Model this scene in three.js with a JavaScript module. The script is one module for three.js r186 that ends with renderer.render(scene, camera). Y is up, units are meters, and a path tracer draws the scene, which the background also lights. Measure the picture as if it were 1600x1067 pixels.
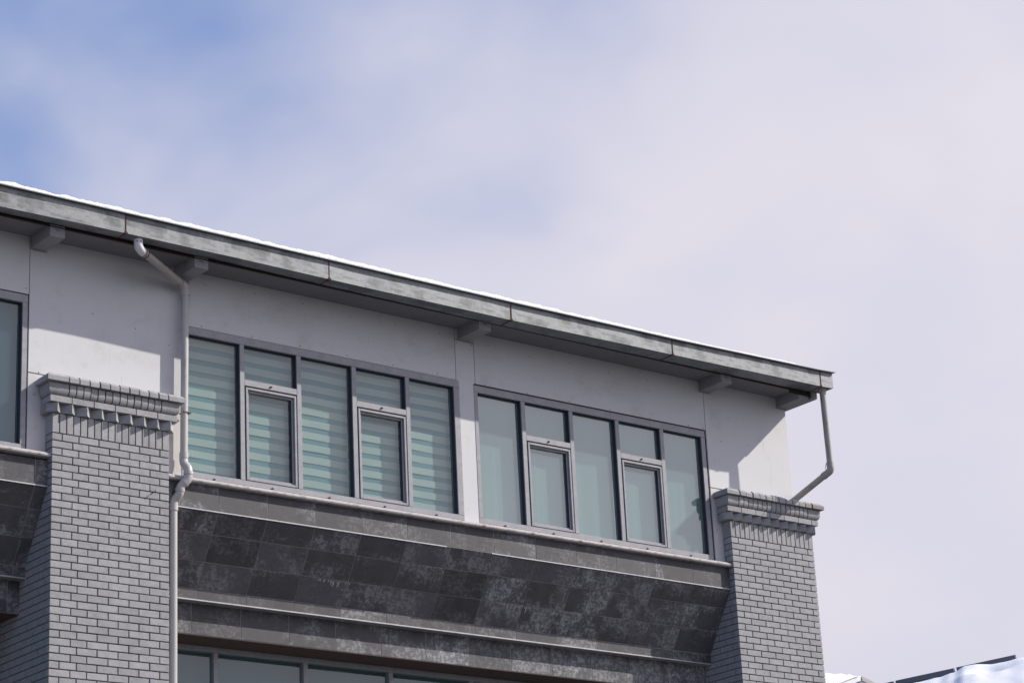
import * as THREE from 'three';
import { mergeGeometries } from 'three/addons/utils/BufferGeometryUtils.js';
import { ImprovedNoise } from 'three/addons/math/ImprovedNoise.js';

// ---------------------------------------------------------------- camera, sky, sun, exposure
const scene = new THREE.Scene();
const UP = 8.6;                                   // height above the street of the eaves-storey datum
const camera = new THREE.PerspectiveCamera(15.836, 1024 / 682, 0.5, 3000);
camera.position.set(-12.9102, -6.9548 + UP, 20.975);
camera.up.set(-0.1709, 0.9410, 0.2920);
camera.lookAt(-12.9102 + 59.17, -6.9548 + UP + 33.405, 20.975 - 73.37);
camera.updateMatrixWorld();

const perlin = new ImprovedNoise();
const fbm3 = (x, y, z, o) => { let s = 0, a = 0.5, f = 1; for (let i = 0; i < o; i++) { s += a * perlin.noise(x * f + 7.3 * i, y * f + 3.1 * i, z * f); a *= 0.5; f *= 2.03; } return s; };
const sunDir = new THREE.Vector3(1.87, 1.64, 1).normalize();
const mix = (a, b, t) => a + (b - a) * t, clamp01 = (t) => Math.min(1, Math.max(0, t));
const sstep = (a, b, x) => { const t = clamp01((x - a) / (b - a)); return t * t * (3 - 2 * t); };
{
  const W = 2048, H = 1024, data = new Float32Array(W * H * 4);
  const sa = Math.hypot(sunDir.x, sunDir.z), sx = sunDir.x / sa, sz = sunDir.z / sa;
  for (let j = 0; j < H; j++) {
    const el = ((j + 0.5) / H - 0.5) * Math.PI, ce = Math.cos(el), y = Math.sin(el);
    for (let i = 0; i < W; i++) {
      const az = ((i + 0.5) / W - 0.5) * 2 * Math.PI, x = Math.cos(az) * ce, z = Math.sin(az) * ce, k = (j * W + i) * 4;
      let r, g, b;
      if (y < -0.02) { r = 0.16; g = 0.16; b = 0.17; } else {
        const t = clamp01(y);
        const q = Math.pow(t, 0.6), blue = [mix(0.26, 0.05, q), mix(0.43, 0.155, q), mix(0.77, 0.48, q)];
        const toSun = (x * sx + z * sz) / Math.max(0.2, ce);
        const cs = x * sunDir.x + y * sunDir.y + z * sunDir.z;
        // layered thin cloud, thicker towards the sun's side, stretched along the horizon
        const wx = fbm3(x * 3.1, y * 3.1 + 2, z * 3.1, 2), wy = fbm3(x * 3.1 + 5, y * 3.1, z * 3.1 + 9, 2);
        const big = fbm3(x * 3.0 + 6.7 + wx, y * 5.0 + 0.3 + wy, z * 3.0 + 9.9, 3), fine = fbm3(x * 11 + 1.3 + 2 * wy, y * 17 + 2 * wx, z * 11 + 5.5, 5);
        const c = 0.12 + 0.88 * sstep(-0.15, 0.27, toSun - 1.5 * (t - 0.40) + 0.19 * big + 0.20 * fine) * (1 - 0.11 * clamp01(0.45 + 2.0 * fine));
        const glow = 1 + 0.6 * Math.pow(Math.max(0, cs), 6);
        r = mix(blue[0], 0.755 * glow, c); g = mix(blue[1], 0.728 * glow, c); b = mix(blue[2], 0.815 * glow, c);
      }
      data[k] = r; data[k + 1] = g; data[k + 2] = b; data[k + 3] = 1;
    }
  }
  const sky = new THREE.DataTexture(data, W, H, THREE.RGBAFormat, THREE.FloatType);
  sky.mapping = THREE.EquirectangularReflectionMapping; sky.magFilter = sky.minFilter = THREE.LinearFilter;
  sky.wrapS = THREE.RepeatWrapping; sky.needsUpdate = true;
  scene.background = sky; scene.environment = sky;
}
const sun = new THREE.DirectionalLight(new THREE.Color(1.0, 0.945, 0.87), 5.0);
sun.position.copy(sunDir).multiplyScalar(60).add(new THREE.Vector3(3, UP, 0));
sun.target.position.set(3, UP, 0);
sun.castShadow = true; sun.shadow.mapSize.set(4096, 4096);
Object.assign(sun.shadow.camera, { left: -16, right: 24, top: 16, bottom: -16, near: 1, far: 140 });
sun.shadow.bias = -0.0004;
scene.add(sun, sun.target);

const renderer = new THREE.WebGLRenderer({ antialias: true });
renderer.setSize(1024, 682);
renderer.toneMapping = THREE.LinearToneMapping;
renderer.toneMappingExposure = 1.0;
renderer.shadowMap.enabled = true;

// ---------------------------------------------------------------- helpers
let seed = 20240217;
const rnd = () => { seed = (seed * 1664525 + 1013904223) >>> 0; return seed / 4294967296; };
const rr = (a, b) => a + (b - a) * rnd();
const used = {};
const numbered = (n) => { used[n] = (used[n] ?? -1) + 1; return used[n] ? n + '_' + String(used[n]).padStart(3, '0') : n; };

function tag(o, label, category, group, kind) { if (label) o.userData.label = label; if (category) o.userData.category = category; if (group) o.userData.group = group; if (kind) o.userData.kind = kind; return o; }
function thing(name, label, category, group) { const g = new THREE.Group(); g.name = numbered(name); g.position.y = UP; scene.add(g); return tag(g, label, category, group); }
function part(name, geo, m, parent, label) { const o = new THREE.Mesh(Array.isArray(geo) ? mergeGeometries(geo.map(plain)) : geo, m); o.name = name; o.castShadow = o.receiveShadow = true; parent.add(o); if (label) o.userData.label = label; return o; }
function group(name, parent) { const g = new THREE.Group(); g.name = name; parent.add(g); return g; }
function plain(g) { g = g.index ? g.toNonIndexed() : g; for (const k of Object.keys(g.attributes)) if (!['position', 'normal', 'uv'].includes(k)) g.deleteAttribute(k); return g; }
// uv in metres, taken from the face's own plane
function metres(g, ou = 0, ov = 0) {
  g = plain(g); const p = g.attributes.position, uv = new Float32Array(p.count * 2), a = new THREE.Vector3(), b = new THREE.Vector3(), c = new THREE.Vector3();
  for (let i = 0; i < p.count; i += 3) {
    a.fromBufferAttribute(p, i); b.fromBufferAttribute(p, i + 1); c.fromBufferAttribute(p, i + 2);
    const n = b.clone().sub(a).cross(c.clone().sub(a)), ax = Math.abs(n.x), ay = Math.abs(n.y), az = Math.abs(n.z);
    [a, b, c].forEach((v, k) => { const u = ax > ay && ax > az ? v.z : v.x, w = ay >= ax && ay >= az ? v.z : v.y; uv[(i + k) * 2] = u + ou; uv[(i + k) * 2 + 1] = w + ov; });
  }
  g.setAttribute('uv', new THREE.BufferAttribute(uv, 2)); return g;
}
const box = (x0, x1, y0, y1, z0, z1, ou = 0, ov = 0) => metres(new THREE.BoxGeometry(x1 - x0, y1 - y0, z1 - z0).translate((x0 + x1) / 2, (y0 + y1) / 2, (z0 + z1) / 2), ou, ov);
function fromTris(t) { const g = new THREE.BufferGeometry(); g.setAttribute('position', new THREE.Float32BufferAttribute(t.flat(2), 3)); g.computeVertexNormals(); return g; }
const quad = (a, b, c, d) => [[a, b, c], [a, c, d]];
// box with its front (+z) edges chamfered: a brick, tile or panel
function chamfer(x0, x1, y0, y1, z0, z1, c = 0.003, ou = 0, ov = 0) {
  const F = [[x0 + c, y0 + c, z1], [x1 - c, y0 + c, z1], [x1 - c, y1 - c, z1], [x0 + c, y1 - c, z1]];
  const M = [[x0, y0, z1 - c], [x1, y0, z1 - c], [x1, y1, z1 - c], [x0, y1, z1 - c]], B = M.map(([x, y]) => [x, y, z0]), t = [...quad(...F)];
  for (let i = 0; i < 4; i++) { const j = (i + 1) % 4; t.push(...quad(M[i], M[j], F[j], F[i]), ...quad(B[i], B[j], M[j], M[i])); }
  t.push(...quad(B[3], B[2], B[1], B[0]));
  return metres(fromTris(t), ou, ov);
}
// a closed profile of [z, y] points swept along x
function sweepX(profile, x0, x1, ou = 0, ov = 0) {
  const t = [], n = profile.length;
  for (let i = 0; i < n; i++) { const [za, ya] = profile[i], [zb, yb] = profile[(i + 1) % n]; t.push(...quad([x0, ya, za], [x1, ya, za], [x1, yb, zb], [x0, yb, zb])); }
  const tri = THREE.ShapeUtils.triangulateShape(profile.map(([z, y]) => new THREE.Vector2(z, y)), []);
  for (const [a, b, c] of tri) { const P = (k, x) => [x, profile[k][1], profile[k][0]]; t.push([P(a, x1), P(b, x1), P(c, x1)], [P(c, x0), P(b, x0), P(a, x0)]); }
  return metres(fromTris(t), ou, ov);
}
function tube(p, q, r, seg = 16) {
  const a = new THREE.Vector3(...p), b = new THREE.Vector3(...q), d = b.clone().sub(a), g = new THREE.CylinderGeometry(r, r, d.length(), seg, 1);
  g.applyQuaternion(new THREE.Quaternion().setFromUnitVectors(new THREE.Vector3(0, 1, 0), d.clone().normalize())); const m = a.add(b).multiplyScalar(0.5);
  return plain(g.translate(m.x, m.y, m.z));
}
const bend = (pts, r, seg = 20) => plain(new THREE.TubeGeometry(new THREE.CatmullRomCurve3(pts.map((p) => new THREE.Vector3(...p)), false, 'centripetal'), seg, r, 16, false));

// ---------------------------------------------------------------- textures (what the surfaces are made of)
function noiseField(S, base, oct, sd) {
  const out = new Float32Array(S * S); let amp = 0.5, tot = 0;
  const hash = (x, y, o) => { let h = (x * 374761393 + y * 668265263 + (o + sd) * 2147483647) | 0; h = Math.imul(h ^ (h >>> 13), 1274126177); return ((h ^ (h >>> 16)) >>> 0) / 4294967296; };
  for (let o = 0; o < oct; o++) {
    const n = base << o; if (n > S) break; tot += amp;
    for (let y = 0; y < S; y++) for (let x = 0; x < S; x++) {
      const fx = x / S * n, fy = y / S * n, ix = fx | 0, iy = fy | 0, u = fx - ix, v = fy - iy, su = u * u * (3 - 2 * u), sv = v * v * (3 - 2 * v), jx = (ix + 1) % n, jy = (iy + 1) % n;
      out[y * S + x] += amp * mix(mix(hash(ix, iy, o), hash(jx, iy, o), su), mix(hash(ix, jy, o), hash(jx, jy, o), su), sv);
    }
    amp *= 0.55;
  }
  for (let i = 0; i < out.length; i++) out[i] /= tot; return out;
}
function texture(S, f, size, color = true) {          // f(i, x, y) -> linear grey or [r, g, b]; size: metres that one repeat covers
  const d = new Uint8Array(S * S * 4), enc = (v) => { v = clamp01(v); return 255 * (color ? (v <= 0.0031308 ? 12.92 * v : 1.055 * Math.pow(v, 1 / 2.4) - 0.055) : v); };
  for (let y = 0; y < S; y++) for (let x = 0; x < S; x++) { const i = y * S + x, c = f(i, x, y), q = Array.isArray(c) ? c : [c, c, c]; d[i * 4] = enc(q[0]); d[i * 4 + 1] = enc(q[1]); d[i * 4 + 2] = enc(q[2]); d[i * 4 + 3] = 255; }
  const t = new THREE.DataTexture(d, S, S, THREE.RGBAFormat); t.wrapS = t.wrapT = THREE.RepeatWrapping; t.magFilter = THREE.LinearFilter; t.minFilter = THREE.LinearMipmapLinearFilter; t.generateMipmaps = true;
  if (color) t.colorSpace = THREE.SRGBColorSpace; t.repeat.set(1 / size, 1 / size); t.needsUpdate = true; return t;
}
const S5 = 512, nA = noiseField(S5, 4, 6, 3), nB = noiseField(S5, 8, 6, 17), nC = noiseField(S5, 64, 3, 29), nD = noiseField(S5, 3, 5, 41), nE = noiseField(S5, 16, 5, 57);
const tint = (v, r, g, b) => [v * r, v * g, v * b];

const grainTex = texture(S5, (i) => 0.80 + 0.32 * (nC[i] - 0.5) + 0.26 * (nB[i] - 0.5), 0.45);
const grainBump = texture(S5, (i) => nC[i] * 0.6 + nE[i] * 0.4, 0.35, false);
const brickMats = [0.33, 0.355, 0.375, 0.39, 0.41].map((v, k) => new THREE.MeshStandardMaterial({ color: new THREE.Color().setRGB(v * 1.14, v * 1.14, v * 1.155), map: grainTex, bumpMap: grainBump, bumpScale: 0.0025, roughness: 0.78 + 0.03 * k }));
const stainedBrick = new THREE.MeshStandardMaterial({ color: new THREE.Color().setRGB(0.36, 0.32, 0.30), map: grainTex, bumpMap: grainBump, bumpScale: 0.0025, roughness: 0.85 });
const mortarMat = new THREE.MeshStandardMaterial({ color: new THREE.Color().setRGB(0.20, 0.20, 0.21), map: grainTex, roughness: 0.95 });

// white painted sheet: faint cloudy dirt, thin runs, scuffs
const runs = new Float32Array(S5 * S5);
for (let k = 0; k < 26; k++) { const x = Math.floor(rr(0, S5)), y0 = Math.floor(rr(0, S5)), L = Math.floor(rr(15, 90)), a = rr(0.1, 0.45); for (let y = 0; y < L; y++) { const q = ((y0 - y + S5) % S5) * S5 + (x + (nA[(y * 7 + x) % (S5 * S5)] > 0.62 ? 1 : 0)) % S5; runs[q] = a * (1 - y / L) * (0.4 + nC[q]); } }
const panelTex = texture(S5, (i) => { const dirt = sstep(0.52, 0.74, nA[i]) * 0.055 + sstep(0.60, 0.80, nE[i]) * 0.06, v = 1 - dirt - runs[i] * 0.75; return tint(v, 1, 1 - dirt * 0.12, 1 - dirt * 0.35); }, 2.3);
const panelMat = new THREE.MeshStandardMaterial({ color: new THREE.Color().setRGB(0.605, 0.607, 0.622), map: panelTex, roughness: 0.5 });
const panelTex2 = texture(S5, (i) => { const dirt = sstep(0.45, 0.8, nD[i]) * 0.13 + sstep(0.55, 0.8, nE[i]) * 0.08, v = 1 - dirt; return tint(v, 1, 1 - dirt * 0.2, 1 - dirt * 0.55); }, 1.4);
const grimyPanelMat = new THREE.MeshStandardMaterial({ color: new THREE.Color().setRGB(0.60, 0.585, 0.575), map: panelTex2, roughness: 0.55 });
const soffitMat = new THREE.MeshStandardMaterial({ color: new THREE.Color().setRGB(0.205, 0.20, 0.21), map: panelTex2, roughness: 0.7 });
const bracketMat = new THREE.MeshStandardMaterial({ color: new THREE.Color().setRGB(0.30, 0.298, 0.315), map: panelTex2, roughness: 0.6 });
const fixingMat = new THREE.MeshStandardMaterial({ color: new THREE.Color().setRGB(0.05, 0.05, 0.055), roughness: 0.6 });
const blackMat = new THREE.MeshStandardMaterial({ color: new THREE.Color().setRGB(0.018, 0.016, 0.017), roughness: 0.8 });

// stone-look tiles: dark slate with worn pale patches and brushed streaks
function slate(sd, lo, hi, cover) {
  const p = noiseField(S5, 3, 5, sd), q = noiseField(S5, 32, 4, sd + 5), s = noiseField(S5, 6, 5, sd + 9);
  return texture(S5, (i, x, y) => {
    const along = nE[((y * 4) % S5) * S5 + ((x * 0.5) | 0)], down = nE[((y * 0.45) | 0) * S5 + ((x * 3 + sd) % S5)];   // strokes along and down the tile
    const where = sstep(cover - 0.06, cover + 0.20, p[i] * 0.8 + q[i] * 0.2), stroke = sstep(0.44, 0.58, down * 0.24 + nC[i] * 0.22 + q[i] * 0.36 + along * 0.18);
    let v = mix(lo, hi, clamp01(0.30 * where + 0.75 * where * stroke)) * (0.74 + 0.52 * s[i]) * (0.90 + 0.20 * along); v *= 0.86 + 0.28 * nC[i];
    return tint(v, 0.985, 0.985, 1.03 + 0.03 * (1 - where));
  }, 0.9);
}
const slateMats = [slate(101, 0.062, 0.22, 0.46), slate(131, 0.055, 0.17, 0.48), slate(163, 0.048, 0.29, 0.49), slate(197, 0.074, 0.19, 0.44), slate(229, 0.062, 0.13, 0.49), slate(263, 0.078, 0.30, 0.44), slate(311, 0.095, 0.26, 0.46), slate(337, 0.085, 0.32, 0.47), slate(359, 0.080, 0.22, 0.48), slate(383, 0.105, 0.21, 0.46), slate(401, 0.072, 0.27, 0.48)].map((map, k) => new THREE.MeshStandardMaterial({ map, bumpMap: grainBump, bumpScale: 0.001, roughness: 0.58 + 0.02 * k }));
const limeMat = new THREE.MeshStandardMaterial({ color: new THREE.Color().setRGB(0.55, 0.55, 0.56), map: grainTex, roughness: 0.95 });
const groutMat = new THREE.MeshStandardMaterial({ color: new THREE.Color().setRGB(0.36, 0.345, 0.33), map: grainTex, roughness: 0.95 });
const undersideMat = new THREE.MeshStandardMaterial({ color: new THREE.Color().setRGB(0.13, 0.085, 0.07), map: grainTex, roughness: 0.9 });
const trimMat = new THREE.MeshStandardMaterial({ color: new THREE.Color().setRGB(0.58, 0.58, 0.59), metalness: 0.35, roughness: 0.42, map: grainTex });
const marbleMat = new THREE.MeshStandardMaterial({ color: new THREE.Color().setRGB(0.46, 0.435, 0.43), map: texture(S5, (i) => { const d = sstep(0.5, 0.75, nE[i]) * 0.35 + sstep(0.55, 0.7, nB[i]) * 0.2; return tint(1 - d, 1, 1 - d * 0.18, 1 - d * 0.3); }, 0.7), roughness: 0.8 });

// galvanised steel: spangle, oxide patches, brushed marks along its length
const zincMap = texture(S5, (i, x, y) => { const st = nA[((y * 2) % S5) * S5 + ((x * 0.5) | 0)], patch = sstep(0.50, 0.64, nB[i] * 0.45 + st * 0.55), v = mix(0.262, 0.160, patch) * (0.84 + 0.32 * nC[i]) * (0.9 + 0.2 * nD[i]) * (1 - 0.26 * sstep(0.54, 0.66, nE[((y * 3) % S5) * S5 + ((x * 0.7) | 0)])); return tint(v, 0.965, 1.0, 1.035); }, 1.25);
const zincMat = new THREE.MeshStandardMaterial({ map: zincMap, metalness: 0.25, roughness: 0.52 });
const rustMat = new THREE.MeshStandardMaterial({ map: texture(S5, (i) => { const v = 0.4 + 0.9 * nB[i]; return [0.115 * v, 0.04 * v, 0.026 * v]; }, 0.3), roughness: 0.95 });
const darkRustMat = new THREE.MeshStandardMaterial({ color: new THREE.Color().setRGB(0.035, 0.018, 0.014), roughness: 0.95 });
const flashingMat = new THREE.MeshStandardMaterial({ color: new THREE.Color().setRGB(0.30, 0.31, 0.32), map: grainTex, metalness: 0.3, roughness: 0.5 });
const aluMat = new THREE.MeshStandardMaterial({ color: new THREE.Color().setRGB(0.365, 0.368, 0.395), map: grainTex, metalness: 0.1, roughness: 0.45 });
const gasketMat = new THREE.MeshStandardMaterial({ color: new THREE.Color().setRGB(0.03, 0.03, 0.045), roughness: 0.7 });
const pipeMap = texture(S5, (i) => { const d = sstep(0.5, 0.8, nA[i]) * 0.16 + sstep(0.58, 0.8, nE[i]) * 0.14; return tint(1 - d, 1, 1 - d * 0.2, 1 - d * 0.5); }, 0.6);
const pipeMat = new THREE.MeshStandardMaterial({ color: new THREE.Color().setRGB(0.50, 0.487, 0.475), map: pipeMap, roughness: 0.38 });
const agedPipeMat = new THREE.MeshStandardMaterial({ color: new THREE.Color().setRGB(0.42, 0.40, 0.37), map: pipeMap, roughness: 0.5 });
const whitePipeMat = new THREE.MeshStandardMaterial({ color: new THREE.Color().setRGB(0.80, 0.80, 0.82), map: pipeMap, roughness: 0.35 });
const glassMat = new THREE.MeshPhysicalMaterial({ color: new THREE.Color().setRGB(0.60, 0.83, 0.84), transmission: 0.95, thickness: 0, roughness: 0.0, ior: 1.85 });
const filmGlassMat = new THREE.MeshPhysicalMaterial({ color: new THREE.Color().setRGB(0.58, 0.83, 0.82), transmission: 0.86, thickness: 0, roughness: 0.0, ior: 2.55 });
const snowMat = new THREE.MeshStandardMaterial({ color: new THREE.Color().setRGB(0.82, 0.825, 0.835), bumpMap: grainBump, bumpScale: 0.006, roughness: 0.9 });

// ---------------------------------------------------------------- the setting
{
  const gm = new THREE.MeshStandardMaterial({ map: texture(S5, (i) => { const v = 0.085 + 0.07 * (nC[i] - 0.5) + 0.06 * (nA[i] - 0.5); return tint(v, 1, 0.99, 0.97); }, 6), roughness: 0.95 });
  const g = part('ground', metres(new THREE.PlaneGeometry(1600, 1600).rotateX(-Math.PI / 2)), gm, scene);
  tag(g, 'grey paved street in front of the building', 'ground', null, 'structure');
}

// ---------------------------------------------------------------- the building
const building = thing('office_building', 'grey brick and white panel building with overhanging eaves and dark tiled spandrel', 'building');
const ZW = -0.066;                                 // front of the white wall panels
const XL = -9.0, XR = 8.468;                       // ends of the upper wall
const PZ = 0.082;                                  // front of the brick piers
const piers = [{ x0: -1.965, x1: -0.638, dy: 0 }, { x0: 7.202, x1: 8.600, dy: 0.1 }];

// white panels: a shallow chamfered sheet each, open joints between
function panel(name, x0, x1, y0, y1, m = panelMat, z = ZW) { const j = 0.0035; return part(name, chamfer(x0 + j, x1 - j, y0 + j, y1 - j, z - 0.02, z, 0.002, rr(0, 3), rr(0, 3)), m, building); }
panel('wall_panel', -5.9, -2.172, 2.000, 2.640);
panel('wall_panel', XL, -5.9, 2.000, 2.640);
panel('wall_panel', -2.172, -0.400, 1.175, 2.640);
panel('wall_panel', -2.172, -1.90, 0.28, 1.172, grimyPanelMat);
panel('wall_panel', -0.70, -0.400, 0.28, 1.172, grimyPanelMat);
panel('wall_panel', -0.400, 3.213, 2.004, 2.640);
panel('column_panel', 3.213, 3.486, 0.34, 2.497, panelMat, ZW);
panel('wall_panel', 3.213, 3.486, 2.500, 2.640);
panel('wall_panel', 3.486, 7.054, 1.990, 2.640);
panel('wall_panel', 7.054, XR, 1.275, 2.640);
panel('wall_panel', 7.054, 7.26, 0.28, 1.272, grimyPanelMat);
part('side_wall', box(XR - 0.022, XR - 0.002, -1.0, 2.66, -9, ZW - 0.021), panelMat, building);
part('panel_backing', [box(XL, XR - 0.03, 2.02, 2.64, ZW - 0.06, ZW - 0.024), box(-2.16, -0.41, 0.28, 2.02, ZW - 0.06, ZW - 0.024), box(7.06, XR - 0.03, 0.28, 2.02, ZW - 0.06, ZW - 0.024), box(3.26, 3.44, 0.3, 2.02, ZW - 0.14, ZW - 0.024)], fixingMat, building);
// screw heads along the panel edges
{
  const g = [], dot = (x, y, z = ZW) => g.push(plain(new THREE.SphereGeometry(0.0065, 6, 4).scale(1, 1, 0.5).translate(x, y, z + 0.001)));
  for (let k = 0; k < 6; k++) { dot(-0.15 + k * 0.62, 2.035 + rr(-0.004, 0.004)); dot(3.62 + k * 0.63, 2.02 + rr(-0.004, 0.004)); dot(-0.1 + k * 0.62, 2.52 + rr(-0.03, 0.03)); dot(3.7 + k * 0.61, 2.5 + rr(-0.03, 0.03)); }
  for (const [x, y] of [[-1.45, 1.93], [-0.95, 1.86], [-2.21, 2.06], [-2.05, 1.19], [7.30, 1.90], [7.75, 1.92], [7.02, 2.03], [3.24, 2.46], [3.45, 2.47], [-0.55, 1.75]]) dot(x, y);
  dot(-2.10, 0.95); dot(7.12, 0.75);
  const o = part('screw_heads', g, fixingMat, building); o.userData.kind = 'stuff';
}

// roof: soffit, deck, brackets, verge
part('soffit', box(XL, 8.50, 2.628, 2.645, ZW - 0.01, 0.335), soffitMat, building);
part('roof_deck', [box(XL, 8.57, 2.66, 2.775, -9, 0.34), box(XL, 8.57, 2.645, 2.775, 0.305, 0.332)], flashingMat, building);
part('fascia_board', box(8.15, 8.62, 2.555, 2.76, 0.345, 0.362), blackMat, building);
part('verge_board', box(8.508, 8.585, 2.525, 2.655, -9, 0.40), bracketMat, building);
for (const x of [-5.905, -2.167, -0.485, 3.254, 6.990, 8.311]) part('roof_bracket', [chamfer(x, x + 0.166, 2.501, 2.627, ZW - 0.01, 0.354, 0.003), box(x - 0.012, x + 0.19, 2.490, 2.4995, ZW - 0.005, ZW + 0.006)], bracketMat, building);
{ const g = []; for (const x of [-2.167, -0.485, 3.254, 6.99]) g.push(plain(new THREE.SphereGeometry(0.008, 6, 4).translate(x + 0.09, 2.575, 0.354)), plain(new THREE.SphereGeometry(0.007, 6, 4).translate(x + 0.065, 2.577, 0.354))); const o = part('bracket_bolts', g, fixingMat, building); o.userData.kind = 'stuff'; }

// windows ------------------------------------------------------------------------------------------------
const FZ = -0.061, GZ = -0.118;
function pane(x0, x1, y0, y1, z, parent, m = glassMat) { const g = new THREE.PlaneGeometry(x1 - x0, y1 - y0).rotateX(rr(-0.004, 0.004)).rotateY(rr(-0.006, 0.006)); return part('pane', metres(g.translate((x0 + x1) / 2, (y0 + y1) / 2, z)), m, parent); }
function bar(name, x0, x1, y0, y1, parent, z = FZ, d = 0.10) { return part(name, chamfer(x0, x1, y0, y1, z - d, z, 0.003, rr(0, 2), rr(0, 2)), aluMat, parent); }
function cap(x, y, parent, z = FZ) { part('drain_cap', plain(new THREE.SphereGeometry(0.013, 8, 6).scale(1.25, 0.7, 0.8).translate(x, y, z + 0.004)), fixingMat, parent); }
function bay(xs, top, transom, label, gm = glassMat) {            // xs: pairs [left, right] of the uprights, outer jambs included
  const w = group('window', building); w.userData.label = label;
  const n = xs.length - 1, x0 = xs[0][0], x1 = xs[n][1], head = 0.086, foot = [0.352, 0.412], [t0, t1] = transom;
  bar('frame_head', x0, x1, top - head, top, w); bar('frame_sill', x0, x1, foot[0], foot[1], w, FZ - 0.002);
  xs.forEach(([a, b], i) => bar(i === 0 || i === n ? 'frame_jamb' : 'mullion', a, b, foot[1], top - head, w, FZ - 0.001));
  for (let i = 0; i < n; i++) {
    const a = xs[i][1], b = xs[i + 1][0];
    cap((a + b) / 2, foot[0] + 0.012, w);
    if (i % 2 === 0) { pane(a, b, foot[1], top - head, GZ, w, gm); part('gasket', [box(b - 0.008, b + 0.001, foot[1], top - head, GZ - 0.01, FZ - 0.016), box(a, b - 0.0085, top - head - 0.007, top - head + 0.001, GZ - 0.01, FZ - 0.03)], gasketMat, w); continue; }
    bar('transom', a - 0.0005, b + 0.0005, t0, t1, w, FZ - 0.002); cap((a + b) / 2, (t0 + t1) / 2, w);
    pane(a, b, t1, top - head, GZ, w, gm); part('gasket', [box(b - 0.008, b + 0.001, t1, top - head, GZ - 0.01, FZ - 0.016), box(a, b - 0.0085, top - head - 0.007, top - head + 0.001, GZ - 0.01, FZ - 0.03)], gasketMat, w);
    // opening sash: proud rim, stepped inner bead, dark gap round it
    const s0 = a + 0.014, s1 = b - 0.014, u0 = foot[1] + 0.004, u1 = t0 - 0.018, rim = 0.026, bead = 0.022, sz = FZ + 0.004;
    part('sash_gap', [box(a, s0 + rim, foot[1], t0, FZ - 0.085, FZ - 0.05), box(s1 - rim, b, foot[1], t0, FZ - 0.085, FZ - 0.05), box(s0 + rim, s1 - rim, u1 - rim, t0, FZ - 0.085, FZ - 0.05), box(s0 + rim, s1 - rim, foot[1], u0 + rim, FZ - 0.085, FZ - 0.05)], gasketMat, w);
    const ring = (o, d, z0, z1) => [chamfer(s0 + o, s0 + o + d, u0 + o, u1 - o, z0, z1), chamfer(s1 - o - d, s1 - o, u0 + o, u1 - o, z0, z1), chamfer(s0 + o + d, s1 - o - d, u1 - o - d, u1 - o, z0, z1), chamfer(s0 + o + d, s1 - o - d, u0 + o, u0 + o + d, z0, z1)];
    part('sash_frame', ring(0, rim, FZ - 0.049, sz), aluMat, w); part('sash_bead', ring(rim, bead, FZ - 0.06, sz - 0.024), aluMat, w);
    pane(s0 + rim + bead, s1 - rim - bead, u0 + rim + bead, u1 - rim - bead, FZ - 0.05, w, gm); part('sash_gasket', box(s1 - rim - bead - 0.007, s1 - rim - bead + 0.001, u0 + rim + bead, u1 - rim - bead, FZ - 0.055, sz - 0.028), gasketMat, w);
  }
  return w;
}
const W1 = [[-0.405, -0.340], [0.316, 0.372], [1.037, 1.095], [1.763, 1.822], [2.490, 2.546], [3.168, 3.249]];
const W2 = [[3.457, 3.510], [4.139, 4.199], [4.859, 4.916], [5.573, 5.631], [6.283, 6.341], [6.959, 7.025]];
const W0 = [[-5.87, -5.80], [-5.13, -5.07], [-4.41, -4.35], [-3.69, -3.63], [-2.97, -2.91], [-2.243, -2.185]];
bay(W1, 2.004, [1.463, 1.530], 'five-light grey window with striped blinds behind it');
bay(W2, 1.990, [1.437, 1.503], 'five-light grey window with pale curtains behind it', filmGlassMat);
bay(W0, 1.990, [1.45, 1.515], 'grey framed window cut off at the picture edge');
part('window_trim', box(3.46, 7.03, 1.991, 1.999, ZW, FZ + 0.012), rustMat, building);

// marble sills, one run for each bay
for (const [a, b, e] of [[-0.645, 7.196, 0], [XL, -1.960, 0.02]]) {
  const prof = [[-0.10, 0.262], [0.044, 0.262], [0.058, 0.268], [0.064, 0.282], [0.058, 0.300], [0.044, 0.312], [-0.058, 0.349], [-0.10, 0.349]];
  const cuts = [a]; for (let x = a + 1.9 + e; x < b - 0.6; x += 2.0) cuts.push(x); cuts.push(b);
  for (let k = 0; k + 1 < cuts.length; k++) part('window_sill', sweepX(prof.map(([z, y]) => [z, y + e]), cuts[k] + 0.001, cuts[k + 1] - 0.001, rr(0, 3), rr(0, 3)), marbleMat, building);
}

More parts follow.
